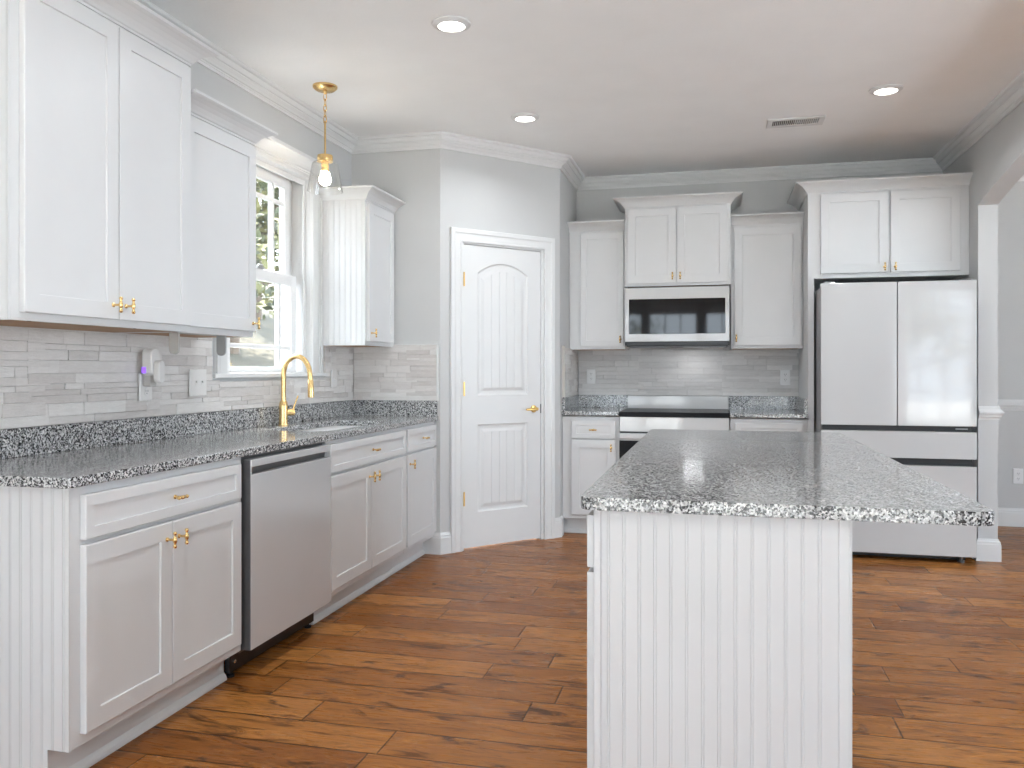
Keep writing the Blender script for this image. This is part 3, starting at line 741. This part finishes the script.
# near end: beaded boards; world x = -.285 + ly, world y = 4.20 - lx
m = bead_panel(-.285, .296, .0005, .8735, 0, t=.008, start=-.252, stile1=.03)
m.v = [(LI+.0083-y, x+.285, z) for x, y, z in m.v]; m.build('end_panel', 'cab', isl)
MB().box(LI+.0085, LI+.0145, 0, .018, .0005, .8735).build('corner_trim', 'cab', isl, bevel=.002)
MB().box(LI+.0085, LI+.0125, WI-.024, WI, .0005, .8735).build('corner_trim', 'cab', isl, bevel=.002)
m = bead_panel(0, LI, .0005, .8735, 0, t=.006, start=.03)
m.v = [(x, WI+.0065-y, z) for x, y, z in m.v]; m.build('back_panel', 'cab', isl)

# ------------------------------------------------------------------ pantry door
d1 = holder('door_1'); d1.location = (PA[0], PA[1], 0); d1.rotation_euler = (0, 0, DA)
d0, d1x, dz0, dz1 = .181, .817, .014, 2.046
yo = .004                                        # door face a little behind the wall plane
def arch_outline(x0, x1, z0, z1, rise, inset=0.0, n=14):
    x0 += inset; x1 -= inset; z0 += inset; z1 -= inset
    pts = [(x0, z0), (x1, z0)]
    for i in range(n+1):
        s_ = 1-2*i/n
        pts.append(((x0+x1)/2+(x1-x0)/2*s_, z1-rise+rise*(1-s_*s_)))
    return pts
P1 = dict(x0=.291, x1=.706, z0=1.034, z1=1.937, rise=.072); P2 = dict(x0=.291, x1=.706, z0=.247, z1=.838, rise=.0)
m = MB().slab([(d0, dz0), (d1x, dz0), (d1x, dz1), (d0, dz1)], [arch_outline(**P1)[::-1], arch_outline(**P2)[::-1]], yo, yo+.034, 'xz')
for P in (P1, P2):
    def rg_(ins, y): return [(x, y, z) for x, z in arch_outline(P['x0'], P['x1'], P['z0'], P['z1'], P['rise'], ins)]
    m.loft([rg_(0, yo), rg_(.006, yo+.007), rg_(.014, yo+.009), rg_(.030, yo+.009), rg_(.052, yo+.0035)], False, False)
    # beaded field with vertical grooves
    x0, x1 = P['x0']+.052, P['x1']-.052; zt = P['z1']-.052; zb = P['z0']+.052
    nb = 5; wv = (x1-x0)/nb
    def ztop(x):
        s_ = (x-(x0+x1)/2)/((x1-x0)/2); return zt-P['rise']+P['rise']*(1-s_*s_)
    cols = []
    for i in range(nb):
        a, b = x0+i*wv, x0+(i+1)*wv
        for j in range(4):
            cols.append((a+(b-a)*j/4+(.003 if j == 0 and i > 0 else 0), yo+.0035))
        if i < nb-1: cols += [(b-.003, yo+.0035), (b, yo+.0065)]
    cols.append((x1, yo+.0035))
    vs = [(x, y, zb) for x, y in cols]+[(x, y, ztop(x)) for x, y in cols]; n_ = len(cols)
    m.add(vs, [(i, i+1, n_+i+1, n_+i) for i in range(n_-1)])
slab_ = m.build('door_slab', 'trim', d1)
cas = MB()
cp = [(0, 0), (.0, -.014), (.010, -.016), (.014, -.012), (.040, -.013), (.052, -.015), (.060, -.021), (.084, -.022), (.088, -.018), (.088, 0)]
def casing_path(x0, x1, zt):
    corners = [((x0, 0.0005), (-1, 0)), ((x0, zt), (-1, 1)), ((x1, zt), (1, 1)), ((x1, 0.0005), (1, 0))]
    return [[(c[0]+d[0]*o, y-.0002, c[1]+d[1]*o) for o, y in cp] for c, d in corners]
cas.loft(casing_path(.160, .843, 2.062), True, True)
cas.build('casing', 'trim', d1)
jb = MB().box(.1605, .178, -.002, .099, .0005, 2.0615).box(.820, .8425, -.002, .099, .0005, 2.0615).box(.178, .820, -.002, .099, 2.049, 2.0615)
jb.box(.178, .190, yo+.036, yo+.048, .0005, 2.049).box(.808, .820, yo+.036, yo+.048, .0005, 2.049)
jb.build('jamb', 'trim', d1)
for zz in (1.813, 1.08, .345):
    MB().box(.1785, .1805, -.0015, .036, zz-.045, zz+.045).lathe([(.0055, -.047), (.0055, .047)], (.1795, -.004, zz), 10).build('hinge', 'brass', d1, smooth=True)
kn = MB().lathe([(.026, 0), (.026, -.004), (.022, -.008), (.010, -.010), (.010, -.040), (.012, -.044)], (.758, yo, .932), 20, 'y')
kn.tube([(.758, yo-.044, .932), (.72, yo-.046, .932), (.675, yo-.045, .930), (.665, yo-.044, .930)], [.011, .009, .008, .006], 10)
kn.build('door_handle', 'brass', d1, smooth=True)
MB().box(.8155, .8195, -.003, yo+.02, .90, .965).build('strike_plate', 'darksteel', d1)

# ------------------------------------------------------------------ ceiling lamps and vent
def can(x, y, label, group='round recessed ceiling lights'):
    o = thing('ceiling_light', label, 'ceiling light', (x, y, ZC), 0, group)
    MB().lathe([(.060, -.0145), (.066, -.0105), (.085, -.006), (.088, -.0006), (.060, -.0006)], (0, 0, 0), 40, cap0=False, cap1=False).build('trim_ring', 'trim', o, smooth=True)
    MB().lathe([(.064, -.006), (.064, -.009)], (0, 0, 0), 32).build('diffuser', 'led', o)
    l = bpy.data.lights.new('can_lamp', 'AREA'); l.shape = 'DISK'; l.size = .12; l.energy = CAN_POWER; l.color = (.90, .96, 1); l.spread = R(150)
    lo = bpy.data.objects.new('can_lamp', l); C.objects.link(lo); lo.parent = o; lo.location = (0, 0, -.016)
    return o
can(-1.135, 3.478, 'round recessed ceiling light, the nearest and largest of the three lit discs')
can(-1.120, 4.870, 'round recessed ceiling light in front of the pantry door')
can(.910, 4.860, 'round recessed ceiling light in front of the refrigerator')
for i, (x, y) in enumerate([(.9, 1.9), (-1.1, 1.7), (.9, -.2), (-1.1, -.2)]):  # extra lamps out of view, added to brighten the room
    can(x, y, 'added round recessed ceiling light, unseen, on the camera side of the kitchen', 'added recessed ceiling lights over the unseen rest of the room')
    bpy.data.objects  # (copies are separate objects with their own lamp)

vt = thing('ceiling_vent', 'small white louvred air vent in the ceiling near the back wall', 'vent', (.483, 5.36, ZC))
m = MB().slab([(-.168, -.088), (.168, -.088), (.168, .088), (-.168, .088)], [[(-.135, -.055), (-.135, .055), (-.004, .055), (-.004, -.055)], [(.004, -.055), (.004, .055), (.135, .055), (.135, -.055)]], -.0006, -.008, 'xy')
m.build('frame', 'trim', vt, bevel=.002)
MB().box(-.140, .140, -.060, .060, -.0006, -.0012).build('duct_opening', 'black', vt)
for sgn in (-1, 1):
    g = MB()
    for i in range(11):
        x = sgn*(.012+i*.0115); t_ = -.003*sgn
        g.add([(x-t_-.0006, -.054, -.0075), (x-t_+.0006, -.054, -.0075), (x+t_+.0006, -.054, -.0015), (x+t_-.0006, -.054, -.0015),
               (x-t_-.0006, .054, -.0075), (x-t_+.0006, .054, -.0075), (x+t_+.0006, .054, -.0015), (x+t_-.0006, .054, -.0015)],
              [(0, 1, 2, 3), (4, 7, 6, 5), (0, 4, 5, 1), (1, 5, 6, 2), (2, 6, 7, 3), (3, 7, 4, 0)])
    g.build('louvres', 'trim', vt)

# ------------------------------------------------------------------ pendant
px, py = -2.049, 4.079
pd = thing('pendant_lamp', 'gold pendant lamp with a clear glass shade hanging over the sink', 'lamp', (px, py, ZC))
MB().lathe([(.066, -.0006), (.066, -.010), (.060, -.016), (.050, -.024), (.012, -.028), (.010, -.040), (.004, -.044)], (0, 0, 0), 32).build('canopy', 'gold', pd, smooth=True)
ch = MB(); z = -.040
for i in range(5):
    cz = z-.020-i*.030; pl = []
    for k in range(20):
        a = 2*pi*k/20; u, v_ = .0085*cos(a), .020*sin(a)
        pl.append((u, 0, cz+v_) if i % 2 == 0 else (0, u, cz+v_))
    ch.tube(pl, .0024, 6, closed=True)
ch.build('chain', 'gold', pd, smooth=True)
MB().tube([(0, 0, -.194), (0, 0, -.376)], .0052, 10).lathe([(.009, -.190), (.009, -.200)], (0, 0, 0), 12).build('stem', 'gold', pd, smooth=True)
MB().lathe([(.012, -.372), (.040, -.376), (.042, -.380), (.042, -.412), (.030, -.4145)], (0, 0, 0), 28).build('cap', 'gold', pd, smooth=True)
MB().lathe([(.020, -.4150), (.020, -.462), (.014, -.466)], (0, 0, 0), 20).build('socket', 'gold', pd, smooth=True)
bl = MB().lathe([(.013, -.467), (.015, -.474), (.028, -.490), (.033, -.507), (.028, -.525), (.014, -.537), (.003, -.540)], (0, 0, 0), 24).build('bulb', 'bulb', pd, smooth='all')
MB().lathe([(.046, -.4130), (.060, -.416), (.068, -.425), (.094, -.572), (.0965, -.572), (.0705, -.424), (.062, -.4135), (.046, -.4120)], (0, 0, 0), 40, cap0=False, cap1=False).build('shade', 'shade', pd, smooth=True)

# ------------------------------------------------------------------ outlets, switches, plug-in
def outlet(label, loc, rotz, mat='plate_white', w=.072, h=.117, kind='duplex', cat='outlet', group='wall outlets'):
    o = thing('wall_outlet' if kind == 'duplex' else 'light_switch', label, cat, loc, rotz, group)
    MB().rects([(-w/2, w/2, -h/2, h/2, 0), (-w/2, w/2, -h/2, h/2, -.004), (-w/2+.004, w/2-.004, -h/2+.004, h/2-.004, -.007)]).build('cover_plate', mat, o)
    if kind == 'duplex':
        for s_ in (-1, 1):
            r = MB().lathe([(.0165, -.0072), (.0165, -.0088), (.015, -.0092)], (0, 0, s_*.0195), 20, 'y').build('receptacle', mat, o)
            MB().box(-.0075, -.0050, -.0096, -.0093, s_*.0195-.001, s_*.0195+.008).box(.0050, .0075, -.0096, -.0093, s_*.0195-.001, s_*.0195+.008).box(-.002, .002, -.0096, -.0093, s_*.0195-.009, s_*.0195-.005).build('slots', 'darksteel', r)
    else:
        n_ = kind
        for i in range(n_):
            cx_ = (i-(n_-1)/2)*.046
            MB().rects([(cx_-.006, cx_+.006, -.012, .012, -.0071), (cx_-.006, cx_+.006, -.012, .012, -.008), (cx_-.005, cx_+.005, -.010, .012, -.0085)]).build('switch_frame', mat, o)
            MB().box(cx_-.004, cx_+.004, -.018, -.0086, .0, .009).build('toggle', mat, o, bevel=.001)
    return o
XT = XW+.0225
LWm = pi/2
outlet('beige wall outlet holding the plug-in night light on the left backsplash', (XT, 3.020, 1.135), LWm, 'plate', w=.080)
outlet('beige double light switch on the left backsplash beside the window', (XT, 3.385, 1.148), LWm, 'plate', w=.128, h=.125, kind=2, cat='light switch', group='light switches')
outlet('single light switch plate in the backsplash corner right of the window', (XT, 4.800, 1.150), LWm, 'plate', kind=1, cat='light switch', group='light switches')
outlet('white wall outlet on the back stone left of the range', (-.965, YB-.0225, 1.155), 0)
outlet('white wall outlet on the back stone beside the refrigerator panel', (.520, YB-.0225, 1.150), 0)
outlet('white wall outlet on the grey dining room wall beyond the arch', (2.268, DT-.0005, .388), 0)

nl = thing('plug_in_night_light', 'white plug-in night light glowing violet on the left backsplash', 'night light', (XT+.0095, 2.955, 1.150), LWm)
m = MB(); ring = rrect(.020, .075, .035, .148, .022, 6)
m.loft([[(a, -.012, b) for a, b in ring], [(a, -.050, b) for a, b in ring], [((a-.0475)*.93+.0475, -.056, (b-.0915)*.96+.0915) for a, b in ring]])
m.build('housing', 'plate', nl, bevel=.001)
ring = rrect(.034, .072, .004, .098, .019, 8)
MB().loft([[(a, -.0565, b) for a, b in ring], [(a, -.078, b) for a, b in ring], [((a-.053)*.9+.053, -.083, (b-.051)*.96+.051) for a, b in ring]]).build('front_cover', 'plate', nl)
MB().box(.040, .080, -.036, -.0005, -.012, .050).build('plug_body', 'beigeplastic', nl, bevel=.003)
MB().box(.0185, .0197, -.030, -.010, .045, .070).build('glow_strip', 'violet', nl)

ph = thing('paper_towel_holder', 'grey two-armed paper towel holder mounted under the left upper cabinets', 'holder', (0, 0, 0))
def arm(x, y, mat):
    m = MB(); w_ = .021
    ol = [(x-w_, 1.357), (x-w_, 1.292)]+arc(x, 1.292, w_, pi, 2*pi, 12)+[(x+w_, 1.357)]
    m.slab(ol, [], y-.006, y+.006, 'xz'); return m.build('arm', mat, ph, bevel=.0015)
arm(-2.125, 2.905, 'beigeplastic'); arm(-2.125, 3.232, 'greyplastic')
MB().box(-2.145, -2.105, 2.899, 3.238, 1.3572, 1.3585).build('mounting_plate', 'greyplastic', ph)

# ------------------------------------------------------------------ outdoors
def tree(x, y, z, h, r, n, seed, label):
    rnd = random.Random(seed); o = thing('tree', label, 'tree', (x, y, z), 0, 'trees outside the windows')
    tr = MB(); tr.tube([(0, 0, 0), (.05, .03, h*.3), (-.05, 0, h*.6), (.03, .05, h*.9)], [.16, .12, .08, .03], 8)
    ends = []
    for i in range(9):
        a = rnd.uniform(0, 2*pi); z0_ = h*rnd.uniform(.25, .75); L_ = r*rnd.uniform(.5, .95)
        e_ = (L_*cos(a), L_*sin(a), z0_+L_*rnd.uniform(.2, .7)); ends.append(e_)
        tr.tube([(0, 0, z0_), (e_[0]*.5, e_[1]*.5, z0_+(e_[2]-z0_)*.4), e_], [.05, .035, .012], 6)
    tr.build('trunk', 'bark', o)
    lf = MB(); blobs = [(Vector(e_), r*rnd.uniform(.25, .45)) for e_ in ends]+[(Vector((rnd.uniform(-.6, .6)*r, rnd.uniform(-.6, .6)*r, h*rnd.uniform(.35, 1.0))), r*rnd.uniform(.25, .45)) for _ in range(14)]
    for i in range(n):
        c_, br = rnd.choice(blobs)
        d = Vector((rnd.gauss(0, 1), rnd.gauss(0, 1), rnd.gauss(0, 1))).normalized()*br*rnd.random()**.4
        p = c_+d; s_ = rnd.uniform(.05, .12)
        a_ = Vector((rnd.gauss(0, 1), rnd.gauss(0, 1), rnd.gauss(0, 1))).normalized(); b_ = a_.orthogonal().normalized()
        lf.add([p-a_*s_, p-b_*s_*.5, p+a_*s_, p+b_*s_*.5], [(0, 1, 2, 3)])
    lf.build('foliage', 'leaves', o)
    return o
tree(-9.0, 14.0, 1.3, 5.2, 2.2, 5200, 1, 'leafy green tree on the bank outside the sink window')
tree(-11.5, 19.0, 2.2, 5.5, 2.4, 5200, 2, 'farther leafy tree behind the first one outside the sink window')
tree(-7.2, 9.5, .8, 4.6, 1.9, 3500, 3, 'leafy tree at the near edge of the sink window view')
for i, (x, y) in enumerate([(-4.4, -14), (4.8, -12.5)]):
    tree(x, y, -.25, 5.5, 2.3, 2600, 10+i, 'leafy tree outside the rear windows, seen only in reflections')
hb = MB(); nx, ny = 24, 30
gv = []
rnd = random.Random(4)
for j in range(ny+1):
    for i in range(nx+1):
        x = -3.2-i*(27/nx); y = -8+j*(55/ny); d = max(0, -x-4.8)
        gv.append((x, y, -.25+min(5.2, d*.42)+rnd.uniform(-.06, .06)))
hb.add(gv, [(j*(nx+1)+i, j*(nx+1)+i+1, (j+1)*(nx+1)+i+1, (j+1)*(nx+1)+i) for j in range(ny) for i in range(nx)])
struct(hb.build('grass_bank', 'grass', smooth='all'))
struct(MB().box(-3.19, 30, -30, YR-T-.01, -.5, -.25).build('ground', 'concrete'))  # unseen ground, made pale to bounce daylight up to the ceiling
